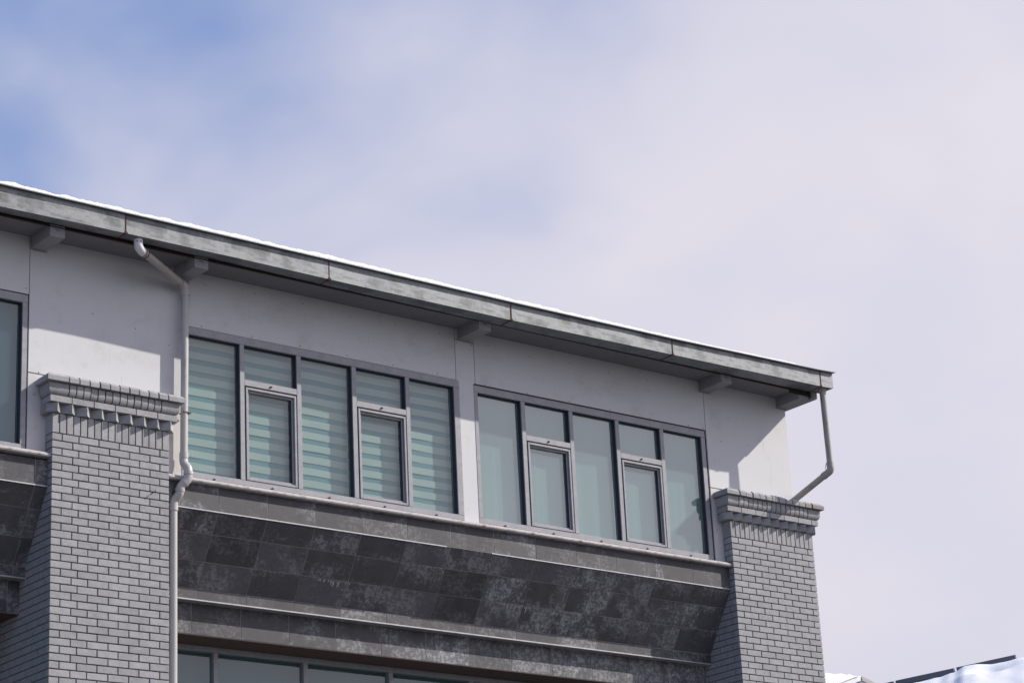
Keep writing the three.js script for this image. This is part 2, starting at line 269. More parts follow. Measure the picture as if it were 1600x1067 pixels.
// tiled spandrel: upright band, raking soffit of three courses, nib, lower band ----------------------------------
function slab(corners, thick, m, parent, inset = 0.0034) {       // corners: 4 points anticlockwise seen from outside
  const v = corners.map((p) => new THREE.Vector3(...p)), c = v.reduce((s, p) => s.add(p), new THREE.Vector3()).multiplyScalar(0.25);
  const n = v[1].clone().sub(v[0]).cross(v[3].clone().sub(v[0])).normalize();
  const ins = (p, d) => { const q = p.clone(); const ex = v[1].clone().sub(v[0]).normalize(), ey = v[3].clone().sub(v[0]).normalize(), r = p.clone().sub(c); return q.addScaledVector(ex, -Math.sign(r.dot(ex)) * d).addScaledVector(ey, -Math.sign(r.dot(ey)) * d); };
  const lift = rr(-0.0006, 0.0012), F = v.map((p) => ins(p, inset + 0.0015).addScaledVector(n, lift)), M = v.map((p) => ins(p, inset).addScaledVector(n, -0.0015 + lift)), B = v.map((p) => ins(p, inset).addScaledVector(n, -thick));
  const A = (q) => q.toArray(), t = [...quad(...F.map(A))]; for (let i = 0; i < 4; i++) { const j = (i + 1) % 4; t.push(...quad(A(M[i]), A(M[j]), A(F[j]), A(F[i])), ...quad(A(B[i]), A(B[j]), A(M[j]), A(M[i]))); }
  const g = fromTris(t), p = g.attributes.position, uv = new Float32Array(p.count * 2), ex = v[1].clone().sub(v[0]).normalize(), ey = n.clone().cross(ex), o = [rr(0, 4), rr(0, 4)], q = new THREE.Vector3();
  for (let i = 0; i < p.count; i++) { q.fromBufferAttribute(p, i).sub(v[0]); uv[i * 2] = q.dot(ex) + o[0]; uv[i * 2 + 1] = q.dot(ey) + o[1]; }
  g.setAttribute('uv', new THREE.BufferAttribute(uv, 2));
  return part('tile', g, m, parent);
}
const pickSlate = (w) => slateMats[w[Math.floor(rnd() * w.length)]];
const Y2 = -0.719, Z2 = -0.438, Y3 = -0.832, Z4 = -0.55, Y4 = -1.172, ZL = -0.93;
function spandrel(xa, xb, first) {
  const s = group('tile_spandrel', building), cols = [xa]; for (let x = first; x < xb - 0.05; x += 0.6) cols.push(x); cols.push(xb);
  const rake = [0, 0.295, 0.65, 1].map((t) => [Y2 * t, Z2 * t]);
  for (let k = 0; k + 1 < cols.length; k++) {
    const a = cols[k], b = cols[k + 1];
    slab([[a, 0.004, 0], [b, 0.004, 0], [b, 0.264, 0], [a, 0.264, 0]], 0.012, pickSlate([0, 1, 1, 4, 2, 3]), s);
    for (let r = 0; r < 3; r++) slab([[a, rake[r + 1][0], rake[r + 1][1]], [b, rake[r + 1][0], rake[r + 1][1]], [b, rake[r][0], rake[r][1]], [a, rake[r][0], rake[r][1]]], 0.012, pickSlate(a > 3.5 ? [6, 7, 6, 8, 9, 7] : [9, 8, 9, 6, 4, 10, 8]), s);
    slab([[a, Y3, Z2], [b, Y3, Z2], [b, Y2, Z2], [a, Y2, Z2]], 0.012, pickSlate([0, 1, 4, 4]), s);
    slab([[a, Y4, Z4], [b, Y4, Z4], [b, Y3 + 0.002, Z4], [a, Y3 + 0.002, Z4]], 0.012, pickSlate([0, 2, 1, 5, 4, 0]), s);
  }
  part('tile_bed', sweepX([[-0.0022, 0.26], [-0.0022, 0.0015], [Z2 - 0.0022, Y2 + 0.0025], [Z2 - 0.0022, Y3], [Z4 - 0.0022, Y3 + 0.001], [Z4 - 0.0022, Y4], [-0.80, Y4 + 0.02], [-0.80, 0.26]], xa, xb), groutMat, s);
  // bright corner trims, in lengths that butt
  const lens = first === 0 ? [[xa, 2.93], [3.55, 3.553], [3.56, xb]] : [[xa, xb]];
  for (const [p, q] of lens) if (q - p > 0.1) part('corner_trim', [box(p, q, -0.010, 0.002, -0.004, 0.006), box(p, q, -0.010, -0.004, -0.03, -0.0045)], trimMat, s);
  part('drip_trim', [box(xa, xb, Y3 - 0.010, Y3 + 0.003, Z2 - 0.004, Z2 + 0.007), box(xa, xb, Y3 - 0.010, Y3 - 0.004, Z4 - 0.004, Z2 - 0.0045)], trimMat, s);
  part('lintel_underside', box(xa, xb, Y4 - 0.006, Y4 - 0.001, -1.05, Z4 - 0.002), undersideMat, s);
  return s;
}
const sp = spandrel(-0.638, 7.202, 0);
spandrel(XL, -1.965, -8.7);
// pale lime runs below two tile joints
for (const [cx, t0, w] of [[1.62, 0.655, 0.42], [4.10, 0.655, 0.46]]) {
  const g = [], nx = 0, L = Math.hypot(Y2, Z2), ey = Y2 / L, ez = Z2 / L, ny = -Z2 / L * 1, nz = Y2 / L * -1;
  for (let k = 0; k < 34; k++) {
    const x = cx + rr(-w / 2, w / 2), len = rr(0.01, 0.03) + (rnd() < 0.25 ? rr(0.02, 0.06) : 0), wd = rr(0.006, 0.022), s0 = t0 * L + 0.004 + rr(0, 0.004), off = 0.0025;
    const P = (xx, d) => [xx, ey * (s0 + d) - Math.abs(ez) * off, ez * (s0 + d) + Math.abs(ey) * off];
    g.push(fromTris([[P(x - wd / 2, 0), P(x - wd / 5, len), P(x + wd / 2, 0)], [P(x + wd / 2, 0), P(x - wd / 5, len), P(x + wd / 5, len * rr(0.4, 0.9))]]));
  }
  const o = part('lime_stain', g.map((q) => metres(q)), limeMat, sp); o.userData.kind = 'stuff';
}

// lower storey windows, set back under the lintel
function lowerBay(xa, xb, uprights) {
  const w = group('window', building); w.userData.label = 'dark recessed window of the storey below';
  bar('frame_head', xa, xb, Y4 - 0.066, Y4 - 0.008, w, ZL, 0.08);
  let px = xa; for (const x of uprights) { bar('mullion', x, x + 0.057, -3.2, Y4 - 0.066, w, ZL - 0.001, 0.08); pane(px, x, -3.2, Y4 - 0.066, ZL - 0.045, w); px = x + 0.057; }
  pane(px, xb, -3.2, Y4 - 0.066, ZL - 0.045, w); bar('frame_sill', xa, xb, -3.26, -3.2, w, ZL, 0.08);
}
lowerBay(-0.64, 7.202, [0.498, 1.631, 2.764, 3.888, 5.02, 6.15]);
lowerBay(XL, -1.965, [-7.9, -6.75, -5.6, -4.47, -3.34, -2.22]);
part('lower_wall', box(XL, 8.44, -UP, -3.26, -1.2, -0.96), slateMats[1], building);
part('end_wall', box(8.37, 8.44, -UP, 2.6, -9, -1.0), brickMats[1], building);
part('rear_wall', box(XL, 8.44, -UP, 2.65, -9.1, -9.0), brickMats[1], building);
part('far_end_wall', box(XL - 0.1, XL, -UP, 2.65, -9, 0.02), brickMats[1], building);
const roomMat = new THREE.MeshStandardMaterial({ color: new THREE.Color().setRGB(0.34, 0.34, 0.34), roughness: 0.9 });
part('room_floor', [box(XL, 8.36, 0.05, 0.25, -8.9, -0.12), box(XL, 8.36, -4.2, -4.0, -8.9, -1.2)], roomMat, building);
part('room_ceiling', [box(XL, 8.36, 2.45, 2.6, -8.9, -0.16), box(XL, 8.36, Y4 + 0.03, Y4 + 0.2, -8.9, -1.06)], roomMat, building);
part('room_wall', [box(XL, 8.36, -4, 2.45, -5.2, -5.1), box(-1.3, -1.2, 0.25, 2.45, -5.1, -0.16), box(3.3, 3.4, 0.25, 2.45, -5.1, -0.24), box(-1.35, -1.25, -4, Y4, -5.1, -1.06)], roomMat, building);

// brick piers -----------------------------------------------------------------------------------------------
const JT = 0.0108, CO = 0.0765;
const rowsL = { A: [-1.965, -1.856, -1.669, -1.445, -1.213, -0.980, -0.745, -0.638], B: [-1.965, -1.737, -1.557, -1.324, -1.094, -0.860, -0.638] };
const rowsR = { A: [7.202, 7.318, 7.552, 7.788, 8.028, 8.266, 8.495, 8.600], B: [7.202, 7.428, 7.667, 7.906, 8.150, 8.390, 8.600] };
const brickMat = () => brickMats[Math.floor(rnd() * brickMats.length)];
// stepped or curved course block; profile [[offset, y]...] from bottom to top, returned round the ends asked for
function cornice(x0, x1, prof, zf, zb, endL, endR) {
  const t = [], ring = prof.map(([d, y]) => [[x0 - (endL ? d : 0), y, zb], [x0 - (endL ? d : 0), y, zf + d], [x1 + (endR ? d : 0), y, zf + d], [x1 + (endR ? d : 0), y, zb]]);
  for (let i = 0; i + 1 < ring.length; i++) for (let k = 0; k < 4; k++) { const m = (k + 1) % 4; t.push(...quad(ring[i][k], ring[i][m], ring[i + 1][m], ring[i + 1][k])); }
  const b = ring[0], u = ring[ring.length - 1]; t.push(...quad(b[3], b[2], b[1], b[0]), ...quad(...u));
  return metres(fromTris(t), rr(0, 3), rr(0, 3));
}
piers.forEach((P, pi) => {
  const g = group('brick_pier', building), { x0, x1, dy } = P, rows = pi ? rowsR : rowsL, back = -1.0, top = 0.537 + dy, seen = pi ? 25 : 35, total = 44;
  g.userData.label = pi ? 'grey brick pier at the free corner of the building' : 'grey brick pier beside the offset downpipe';
  part('mortar_core', box(x0 + 0.013, x1 - 0.013, top - total * CO, 1.04 + dy, back, PZ - 0.018), mortarMat, g);
  part('pier_base', box(x0, x1, -UP, top - total * CO, back, PZ), brickMats[2], g);
  const hidden = [], side = [];
  for (let r = 0; r < total; r++) {
    const y1 = top - r * CO - JT / 2, y0 = y1 - CO + JT, xs = r % 2 ? rows.B : rows.A;
    for (let k = 0; k + 1 < xs.length; k++) {
      const a = xs[k] + (k ? JT / 2 : 0) + (k ? rr(-0.0015, 0.0015) : 0), b = xs[k + 1] - (k + 2 < xs.length ? JT / 2 : 0), dz = rr(-0.0016, 0.0016);
      const geo = chamfer(a, b, y0 + rr(-0.001, 0.001), y1 + rr(-0.001, 0.001), PZ - 0.06, PZ + dz, 0.003, rr(0, 3), rr(0, 3));
      if (r < seen) part('brick', geo, brickMat(), g); else hidden.push(geo);
    }
    // bricks of the flank that faces along the street
    const zs = [PZ - 0.062]; for (let z = PZ - (r % 2 ? 0.115 : 0.235); z > back; z -= 0.2325) zs.push(z); zs.push(back);
    for (let k = 0; k + 1 < zs.length; k++) side.push(box(x0 - 0.0008, x0 + 0.03, y0, y1, zs[k + 1] + JT / 2, zs[k] - (k ? JT / 2 : 0), rr(0, 3), rr(0, 3)));
    if (pi) for (let k = 0; k + 1 < zs.length; k++) side.push(box(x1 - 0.03, x1 + 0.0008, y0, y1, zs[k + 1] + JT / 2, zs[k] - (k ? JT / 2 : 0), rr(0, 3), rr(0, 3)));
  }
  let o = part('lower_bricks', hidden, brickMats[2], g); o.userData.kind = 'stuff';
  o = part('flank_bricks', side, brickMats[1], g); o.userData.kind = 'stuff';
  // soldier course
  const ns = pi ? 18 : 17, sw = (x1 - x0) / ns;
  for (let k = 0; k < ns; k++) part('soldier_brick', chamfer(x0 + k * sw + (k ? JT / 2 : 0), x0 + (k + 1) * sw - (k < ns - 1 ? JT / 2 : 0), top + JT / 2, top + 0.203, k && k < ns - 1 ? PZ - 0.06 : -0.5, PZ + rr(-0.0015, 0.0015), 0.003, rr(0, 3), rr(0, 3)), brickMat(), g);
  // dog-tooth course: bricks laid cornerwise
  const apex = pi ? [7.194, 7.352, 7.512, 7.668, 7.823, 7.975, 8.128, 8.281, 8.436, 8.592] : [-1.945, -1.783, -1.614, -1.449, -1.285, -1.122, -0.964, -0.809, -0.655], ty0 = top + 0.209, ty1 = top + 0.299;
  for (let k = 0; k < apex.length; k++) {
    const h = 0.0785, x = apex[k], za = PZ + 0.066, zb = PZ - 0.0135, B = (y) => [[x - h, y, zb - 0.05], [x - h, y, zb], [x, y, za], [x + h, y, zb], [x + h, y, zb - 0.05]], lo = B(ty0), hi = B(ty1), t = [];
    for (let i = 0; i < 5; i++) { const j = (i + 1) % 5; t.push(...quad(lo[i], lo[j], hi[j], hi[i])); }
    for (const q of [lo, hi]) for (let i = 1; i + 1 < 5; i++) t.push(q === lo ? [q[0], q[i + 1], q[i]] : [q[0], q[i], q[i + 1]]);
    part('dogtooth_brick', metres(fromTris(t), rr(0, 3), rr(0, 3)), brickMat(), g);
  }
  part('dogtooth_return', [box(x0 - 0.062, x0, ty0, ty1, -0.05, PZ - 0.066), ...(pi ? [box(x1, x1 + 0.05, ty0, ty1, -0.8, PZ - 0.05)] : [])], brickMats[1], g);
  part('corbel_core', box(x0 + 0.004, x1 - 0.004, ty0, 1.03 + dy, back, PZ - 0.014), mortarMat, g);
  // plain corbel course
  const zb = pi ? -0.9 : -0.05;
  const flat = pi ? [7.125, 7.354, 7.592, 7.834, 8.073, 8.318, 8.549, 8.660] : [-2.023, -1.783, -1.535, -1.295, -1.054, -0.805, -0.577];
  for (let k = 0; k + 1 < flat.length; k++) { const e0 = k === 0, e1 = k + 2 === flat.length, d = 0.060 + rr(-0.002, 0.002); part('corbel_brick', cornice(flat[k] + (e0 ? d : JT / 2), flat[k + 1] - (e1 ? d : JT / 2), [[d - 0.002, ty1 + 0.006], [d, ty1 + 0.008], [d, ty1 + 0.068], [d - 0.002, ty1 + 0.070]], PZ, e0 || e1 ? zb : PZ - 0.02, e0, e1), brickMat(), g); }
  // quarter-round course
  const oy = ty1 + 0.077, ov = []; for (let i = 0; i <= 7; i++) { const a = i / 7 * Math.PI / 2; ov.push([0.048 + 0.036 * Math.sin(a), oy + 0.070 - 0.070 * Math.cos(a)]); } ov.push([0.084, oy + 0.119]);
  const round = pi ? [7.103, 7.300, 7.381, 7.461, 7.538, 7.619, 7.696, 7.773, 7.850, 7.928, 8.010, 8.090, 8.170, 8.248, 8.326, 8.401, 8.474, 8.699] : [-2.064, -1.826, -1.744, -1.665, -1.584, -1.503, -1.419, -1.337, -1.253, -1.170, -1.090, -1.006, -0.929, -0.852, -0.770, -0.539];
  for (let k = 0; k + 1 < round.length; k++) { const e0 = k === 0, e1 = k + 2 === round.length, s = rr(-0.003, 0.002); part('rounded_brick', cornice(round[k] + (e0 ? 0.099 : 0.0066), round[k + 1] - (e1 ? 0.099 : 0.0066), ov.map(([d, y]) => [d + s, y]), PZ, e0 || e1 ? zb : PZ - 0.02, e0, e1), brickMat(), g); }
  // capping course
  const cy = oy + 0.126, capx = pi ? [7.082, 7.290, 7.398, 7.510, 7.624, 7.726, 7.838, 7.950, 8.066, 8.180, 8.294, 8.409, 8.524, 8.724] : [-2.087, -1.849, -1.730, -1.613, -1.499, -1.386, -1.274, -1.161, -1.050, -0.936, -0.824, -0.710, -0.515];
  for (let k = 0; k + 1 < capx.length; k++) { const e0 = k === 0, e1 = k + 2 === capx.length, d = 0.122 + rr(-0.006, 0.005), h = 0.06 + rr(-0.004, 0.004); part('capping_brick', cornice(capx[k] + (e0 ? d : 0.0082), capx[k + 1] - (e1 ? d : 0.0082), [[d - 0.003, cy], [d, cy + 0.003], [d, cy + h - 0.012], [d - 0.004, cy + h - 0.006], [d - 0.030, cy + h + 0.020]], PZ, e0 || e1 ? zb : ZW + 0.002, e0, e1), pi && k + 3 >= capx.length ? stainedBrick : brickMat(), g); }
  part('capping_bed', box(x0 - 0.06, x1 + 0.06, cy - 0.01, cy + 0.045, ZW + 0.003, PZ + 0.045), mortarMat, g);
});

// ---------------------------------------------------------------- gutter
const gx = [-9, -2.8, -1.4, -0.3, 1.075, 3.555, 5.99, 8.44, 8.675], gb = [2.612, 2.623, 2.628, 2.625, 2.609, 2.595, 2.604, 2.613, 2.623], gt = [2.850, 2.842, 2.833, 2.827, 2.818, 2.798, 2.791, 2.812, 2.822];
const lerpAt = (arr, x) => { let i = 0; while (i < gx.length - 2 && x > gx[i + 1]) i++; return mix(arr[i], arr[i + 1], (x - gx[i]) / (gx[i + 1] - gx[i])); };
const gz = (x) => 0.515 + (x + 2.2) / 10.9 * 0.1;
{
  const gutter = thing('rain_gutter', 'weathered galvanised box gutter with rusty joints along the roof edge', 'gutter');
  const joints = [-9, -4.0, -1.400, 1.078, 3.556, 5.990, 8.455, 8.675], T = 0.007;
  for (let s = 0; s + 1 < joints.length; s++) {
    const n = Math.max(1, Math.round((joints[s + 1] - joints[s]) / 0.4)), t = [], prof = (x) => { const b = lerpAt(gb, x), u = lerpAt(gt, x), z = gz(x) + rrs(x), zk = 0.368; return [[z, u], [z, b], [zk, b], [zk, u - 0.03], [zk + T, u - 0.03], [zk + T, b + T], [z - T, b + T], [z - T, u]].map(([zz, yy]) => [x, yy, zz]); };
    for (let i = 0; i < n; i++) { const p = prof(mix(joints[s], joints[s + 1], i / n) + (i ? 0 : 0.002)), q = prof(mix(joints[s], joints[s + 1], (i + 1) / n) - (i === n - 1 ? 0.002 : 0)); for (let k = 0; k < 8; k++) { const m = (k + 1) % 8; t.push(...quad(p[m], q[m], q[k], p[k])); } if (s === joints.length - 2 && i === n - 1) t.push(...quad(q[2], q[1], q[0], q[3])); }
    part('gutter_section', metres(fromTris(t), s * 1.37, s * 0.41), zincMat, gutter);
    if (s + 2 < joints.length && joints[s + 1] > -5) {
      const x = joints[s + 1], b = lerpAt(gb, x), u = lerpAt(gt, x), z = gz(x);
      part('rusty_joint', [box(x - 0.007, x + 0.005, b - 0.003, u - 0.002, z - 0.003, z + 0.004), box(x - 0.007, x + 0.005, b - 0.005, b + 0.001, 0.372, z - 0.0035), fromTris([[[x - 0.026, b - 0.001, z + 0.003], [x + 0.026, b - 0.001, z + 0.003], [x, b + 0.035, z + 0.003]]]), box(x - 0.022, x + 0.020, b - 0.006, b + 0.002, z - 0.03, z + 0.003)].map((q) => metres(q)), rustMat, gutter);
    }
  }
  part('rusty_angle', metres(sweepX([[0.338, 2.598], [0.366, 2.598], [0.366, 2.604], [0.344, 2.604], [0.344, 2.64], [0.338, 2.64]], -9, 8.40)), darkRustMat, gutter);
  // drip flashing above the gutter lip
  const t = [], N = 60, pr = (x) => { const u = lerpAt(gt, x) + 0.006, z = gz(x) + 0.036; return [[z, u - 0.004], [z, u + 0.006], [0.18, u + 0.022], [0.18, u + 0.010]].map(([zz, yy]) => [x, yy, zz]); };
  for (let i = 0; i < N; i++) { const p = pr(mix(-9, 8.70, i / N)), q = pr(mix(-9, 8.70, (i + 1) / N)); for (let k = 0; k < 4; k++) { const m = (k + 1) % 4; t.push(...quad(p[m], q[m], q[k], p[k])); } if (i === N - 1) t.push(...quad(q[3], q[2], q[1], q[0])); }
  part('drip_flashing', metres(fromTris(t)), flashingMat, gutter);
}
function rrs(x) { return 0.0022 * Math.sin(x * 2.7) + 0.0015 * Math.sin(x * 6.1 + 1); }

// snow lying on the roof
{
  const N = 900, M = 16, pos = [], idx = [];
  for (let i = 0; i <= N; i++) {
    const x = mix(-9, 8.30, i / N), u = lerpAt(gt, x) + 0.013, z0 = gz(x) + 0.026 + 0.018 * fbm3(x * 2.2, 3.3, 0, 3) + 0.008 * perlin.noise(x * 14, 1, 2);
    const thin = sstep(8.30, 7.9, x) * mix(1, 0.55, sstep(3.5, 7.5, x)), h = thin * (0.060 + 0.040 * fbm3(x * 1.3, 8.1, 4, 3) + 0.022 * perlin.noise(x * 7, 4, 4) + 0.010 * perlin.noise(x * 23, 2, 7));
    for (let k = 0; k <= M; k++) {
      const a = k / M; let z, y;
      if (a < 0.6) { const q = a / 0.6 * Math.PI / 2; z = z0 - 0.07 + 0.07 * Math.cos(q); y = u + h * Math.sin(q); } else { const q = (a - 0.6) / 0.4; z = mix(z0 - 0.07, -8.9, q * q); y = u + h + q * q * 0.10; }
      pos.push(x, y + (k ? 0.003 * perlin.noise(x * 20, k, 3) : 0), z);
    }
  }
  for (let i = 0; i < N; i++) for (let k = 0; k < M; k++) { const a = i * (M + 1) + k, b = a + M + 1; idx.push(a, b, a + 1, b, b + 1, a + 1); }
  const g = new THREE.BufferGeometry(); g.setAttribute('position', new THREE.Float32BufferAttribute(pos, 3)); g.setIndex(idx); g.computeVertexNormals();
  g.setAttribute('uv', new THREE.Float32BufferAttribute(pos.filter((_, i) => i % 3 === 0).flatMap((x, i) => [x, pos[i * 3 + 2] + pos[i * 3 + 1]]), 2));
  const s = part('roof_snow', g, snowMat, scene); s.position.y = UP; tag(s, 'thin layer of white snow lying along the roof edge', 'snow', null, 'stuff');
}

// ---------------------------------------------------------------- downpipes
{
  const d = thing('downpipe', 'pale plastic downpipe with offset bend running down beside the wide brick pier', 'downpipe', 'downpipes under the gutter'), r = 0.040;
  const A = [-1.21, 2.555, 0.445], B = [-0.408, 2.395, 0.022];
  part('outlet_elbow', [bend([[-1.21, 2.625, 0.445], [-1.21, 2.58, 0.445], [-1.20, 2.545, 0.440], [-1.165, 2.525, 0.421], [-1.12, 2.514, 0.397]], 0.047)], whitePipeMat, d);
  { const g = []; for (const a of [-0.35, 0.45]) g.push(plain(new THREE.SphereGeometry(0.008, 6, 4).translate(-1.21 + 0.047 * Math.sin(a - 0.4), 2.59, 0.445 + 0.047 * Math.cos(a - 0.4)))); part('elbow_rivets', g, fixingMat, d).userData.kind = 'stuff'; }
  const at = (t) => [mix(-1.14, -0.44, t), mix(2.519, 2.412, t), mix(0.408, 0.039, t)];
  part('collar', tube(at(-0.01), at(0.075), 0.047), agedPipeMat, d); part('rusty_clip', [tube(at(0.015), at(0.028), 0.049), tube(at(0.062), at(0.08), 0.0485)], rustMat, d);
  part('sloping_pipe', tube(at(0.02), at(0.97), r), agedPipeMat, d);
  part('elbow', bend([at(0.93), at(0.985), [-0.416, 2.398, 0.024], [-0.405, 2.37, 0.02], [-0.404, 2.33, 0.02]], 0.046), pipeMat, d);
  part('collar', tube([-0.404, 2.345, 0.02], [-0.404, 2.30, 0.02], 0.0475), pipeMat, d);
  part('upright_pipe', tube([-0.404, 2.33, 0.02], [-0.425, 0.52, 0.02], r), pipeMat, d);
  part('collar', tube([-0.424, 0.57, 0.02], [-0.426, 0.51, 0.02], 0.0475), pipeMat, d);
  part('offset_bend', bend([[-0.426, 0.53, 0.02], [-0.427, 0.47, 0.022], [-0.423, 0.43, 0.045], [-0.418, 0.385, 0.085], [-0.418, 0.34, 0.098], [-0.419, 0.295, 0.100], [-0.432, 0.255, 0.095], [-0.466, 0.218, 0.080], [-0.490, 0.185, 0.066], [-0.496, 0.155, 0.060], [-0.498, 0.118, 0.054], [-0.513, 0.080, 0.032], [-0.534, 0.045, 0.008], [-0.537, -0.01, 0.0]], 0.045, 80), pipeMat, d);
  part('collar', tube([-0.418, 0.345, 0.098], [-0.419, 0.312, 0.100], 0.0505), pipeMat, d); part('collar', tube([-0.447, 0.238, 0.088], [-0.464, 0.220, 0.081], 0.049), pipeMat, d); part('collar', tube([-0.495, 0.165, 0.062], [-0.497, 0.136, 0.057], 0.0505), pipeMat, d);
  part('collar', tube([-0.537, 0.0, 0], [-0.537, -0.06, 0], 0.0475), pipeMat, d);
  part('upright_pipe', tube([-0.537, -0.02, 0], [-0.560, -UP + 0.02, 0], r), pipeMat, d);
  part('pipe_clip', [box(-0.45, -0.36, 0.995, 1.007, -0.03, 0.064)], fixingMat, d);

  const e = thing('downpipe', 'grey plastic downpipe hanging free at the roof corner and turning back to the pier', 'downpipe', 'downpipes under the gutter');
  part('outlet', tube([8.567, 2.66, 0.52], [8.567, 2.585, 0.52], 0.047), agedPipeMat, e);
  part('upright_pipe', tube([8.567, 2.60, 0.52], [8.582, 1.60, 0.52], r), agedPipeMat, e);
  part('collar', tube([8.581, 1.66, 0.52], [8.582, 1.60, 0.52], 0.0475), agedPipeMat, e);
  part('elbow', bend([[8.582, 1.64, 0.52], [8.582, 1.585, 0.52], [8.580, 1.553, 0.505], [8.576, 1.535, 0.468], [8.570, 1.518, 0.425]], 0.046), agedPipeMat, e);
  part('collar', tube([8.572, 1.525, 0.437], [8.567, 1.507, 0.40], 0.0475), agedPipeMat, e);
  part('sloping_pipe', tube([8.571, 1.52, 0.43], [8.512, 1.318, -0.085], r), agedPipeMat, e);
  part('foot', tube([8.512, 1.33, -0.075], [8.512, 1.18, -0.085], r + 0.004), agedPipeMat, e);
  const c = part('hanging_wire', bend([[8.52, 2.55, 0.53], [8.515, 2.2, 0.545], [8.505, 1.98, 0.54], [8.535, 1.80, 0.55], [8.525, 1.70, 0.55], [8.46, 1.60, 0.56], [8.45, 1.54, 0.56]], 0.0035, 40), fixingMat, scene); c.position.y = UP;
  tag(c, 'thin dark loose wire hanging beside the free downpipe', 'wire');
  const n = part('bent_wire', bend([[-0.86, 0.045, 0.09], [-0.84, 0.066, 0.12], [-0.825, 0.072, 0.13], [-0.812, 0.09, 0.12]], 0.005, 16), fixingMat, scene); n.position.y = UP;
  tag(n, 'short bent wire sticking out of the grey brick pier', 'wire');
}

// ---------------------------------------------------------------- blinds and curtains behind the glass
const bandMats = [0.555, 0.58, 0.567].map((v) => new THREE.MeshPhysicalMaterial({ color: new THREE.Color().setRGB(v * 1.36, v * 1.0, v * 0.88), roughness: 0.95, transmission: 0.12, thickness: 0 }));
const sheerMat = new THREE.MeshPhysicalMaterial({ color: new THREE.Color().setRGB(0.285, 0.385, 0.41), roughness: 0.95, transmission: 0.3, thickness: 0 });
const railMat = new THREE.MeshStandardMaterial({ color: new THREE.Color().setRGB(0.6, 0.6, 0.6), roughness: 0.5 });
const zebra = [[-0.31, 0.335, 0.512, 'first'], [0.36, 1.058, 0.596, 'second'], [1.078, 1.785, 0.524, 'third'], [1.80, 2.515, 0.616, 'fourth'], [2.53, 3.195, 0.615, 'fifth']];
for (const [a, b, y0, nth] of zebra) {
  const t = thing('striped_blind', nth + ' striped roller blind from the offset downpipe, behind the glass', 'blind', 'striped blinds in the window beside the offset downpipe'), z = -0.186, skew = rr(-0.012, 0.012);
  part('sheer_fabric', box(a, b, 0.40, 1.98, z - 0.009, z - 0.007), sheerMat, t);
  for (let k = -1; k < 11; k++) { const c = y0 + k * 0.1365; if (c > 1.95) break; const lo = Math.max(0.40, c - 0.038), hi = c + 0.040; if (hi < 0.45) continue; const g = new THREE.PlaneGeometry(b - a, hi - lo, 14, 1).translate((a + b) / 2, (lo + hi) / 2, z), p = g.attributes.position; for (let i = 0; i < p.count; i++) { p.setY(i, p.getY(i) + skew * (p.getX(i) - (a + b) / 2) + 0.006 * perlin.noise(p.getX(i) * 2.4 + 3 * a, k * 0.3, 7)); p.setZ(i, p.getZ(i) + 0.007 * perlin.noise(p.getX(i) * 3 + k * 2, p.getY(i) * 4, a)); } g.computeVertexNormals(); part('fabric_band', metres(g), bandMats[(k + 3) % 3], t); }
  part('bottom_rail', box(a, b, 0.385, 0.40, z - 0.012, z + 0.004), railMat, t); part('head_rail', box(a, b, 1.98, 2.03, z - 0.05, z + 0.01), railMat, t);
}
const clothMat = new THREE.MeshPhysicalMaterial({ color: new THREE.Color().setRGB(0.35, 0.325, 0.30), roughness: 0.95, transmission: 0.15, thickness: 0 });
function cloth(x0, x1, y0, y1, z, amp, sd, m, parent) {
  const nx = 90, g = new THREE.PlaneGeometry(x1 - x0, y1 - y0, nx, 10).translate((x0 + x1) / 2, (y0 + y1) / 2, z), p = g.attributes.position;
  for (let i = 0; i < p.count; i++) { const x = p.getX(i), y = p.getY(i); p.setZ(i, z + amp * (perlin.noise(x * 2.3 + sd, y * 0.12, 1) + 0.5 * perlin.noise(x * 6.1 + sd, y * 0.2, 5) + 0.22 * perlin.noise(x * 15 + sd, y * 0.3, 9))); }
  g.computeVertexNormals(); return part('curtain_cloth', metres(g), m, parent);
}
[[3.49, 4.17, 'first'], [4.18, 4.885, 'second'], [4.895, 5.60, 'third'], [5.61, 6.31, 'fourth'], [6.32, 6.99, 'fifth']].forEach(([a, b, nth], k) => {
  const t = thing('curtain', nth + ' pale plain curtain from the white column panel, behind the glass', 'curtain', 'pale curtains in the window before the free corner');
  cloth(a, b, 0.39, 2.0, -0.190, 0.012, 3.7 * k, clothMat, t); part('curtain_rail', tube([a, 2.01, -0.19], [b, 2.01, -0.19], 0.01, 8), railMat, t);
});
const tealMat = new THREE.MeshPhysicalMaterial({ color: new THREE.Color().setRGB(0.06, 0.24, 0.32), roughness: 0.95, transmission: 0.1, thickness: 0 });
{ const t = thing('curtain', 'teal curtain behind the window cut off at the picture edge', 'curtain'); cloth(-5.85, -2.2, 0.39, 2.0, -0.26, 0.015, 31, tealMat, t); part('curtain_rail', tube([-5.85, 2.01, -0.26], [-2.2, 2.01, -0.26], 0.01, 8), railMat, t); }
const greyCloth = new THREE.MeshPhysicalMaterial({ color: new THREE.Color().setRGB(0.17, 0.21, 0.215), roughness: 0.95, transmission: 0.15, thickness: 0 });
for (const [a, b, sd, l] of [[-0.6, 7.15, 41, 'grey curtain behind the recessed lower window between the two piers'], [-8.9, -2.0, 57, 'grey curtain in the lower window beyond the wide pier']]) { const t = thing('curtain', l, 'curtain'); cloth(a, b, -3.2, Y4 - 0.02, -1.10, 0.03, sd, greyCloth, t); part('curtain_rail', tube([a, Y4 - 0.03, -1.10], [b, Y4 - 0.03, -1.10], 0.01, 8), railMat, t); }

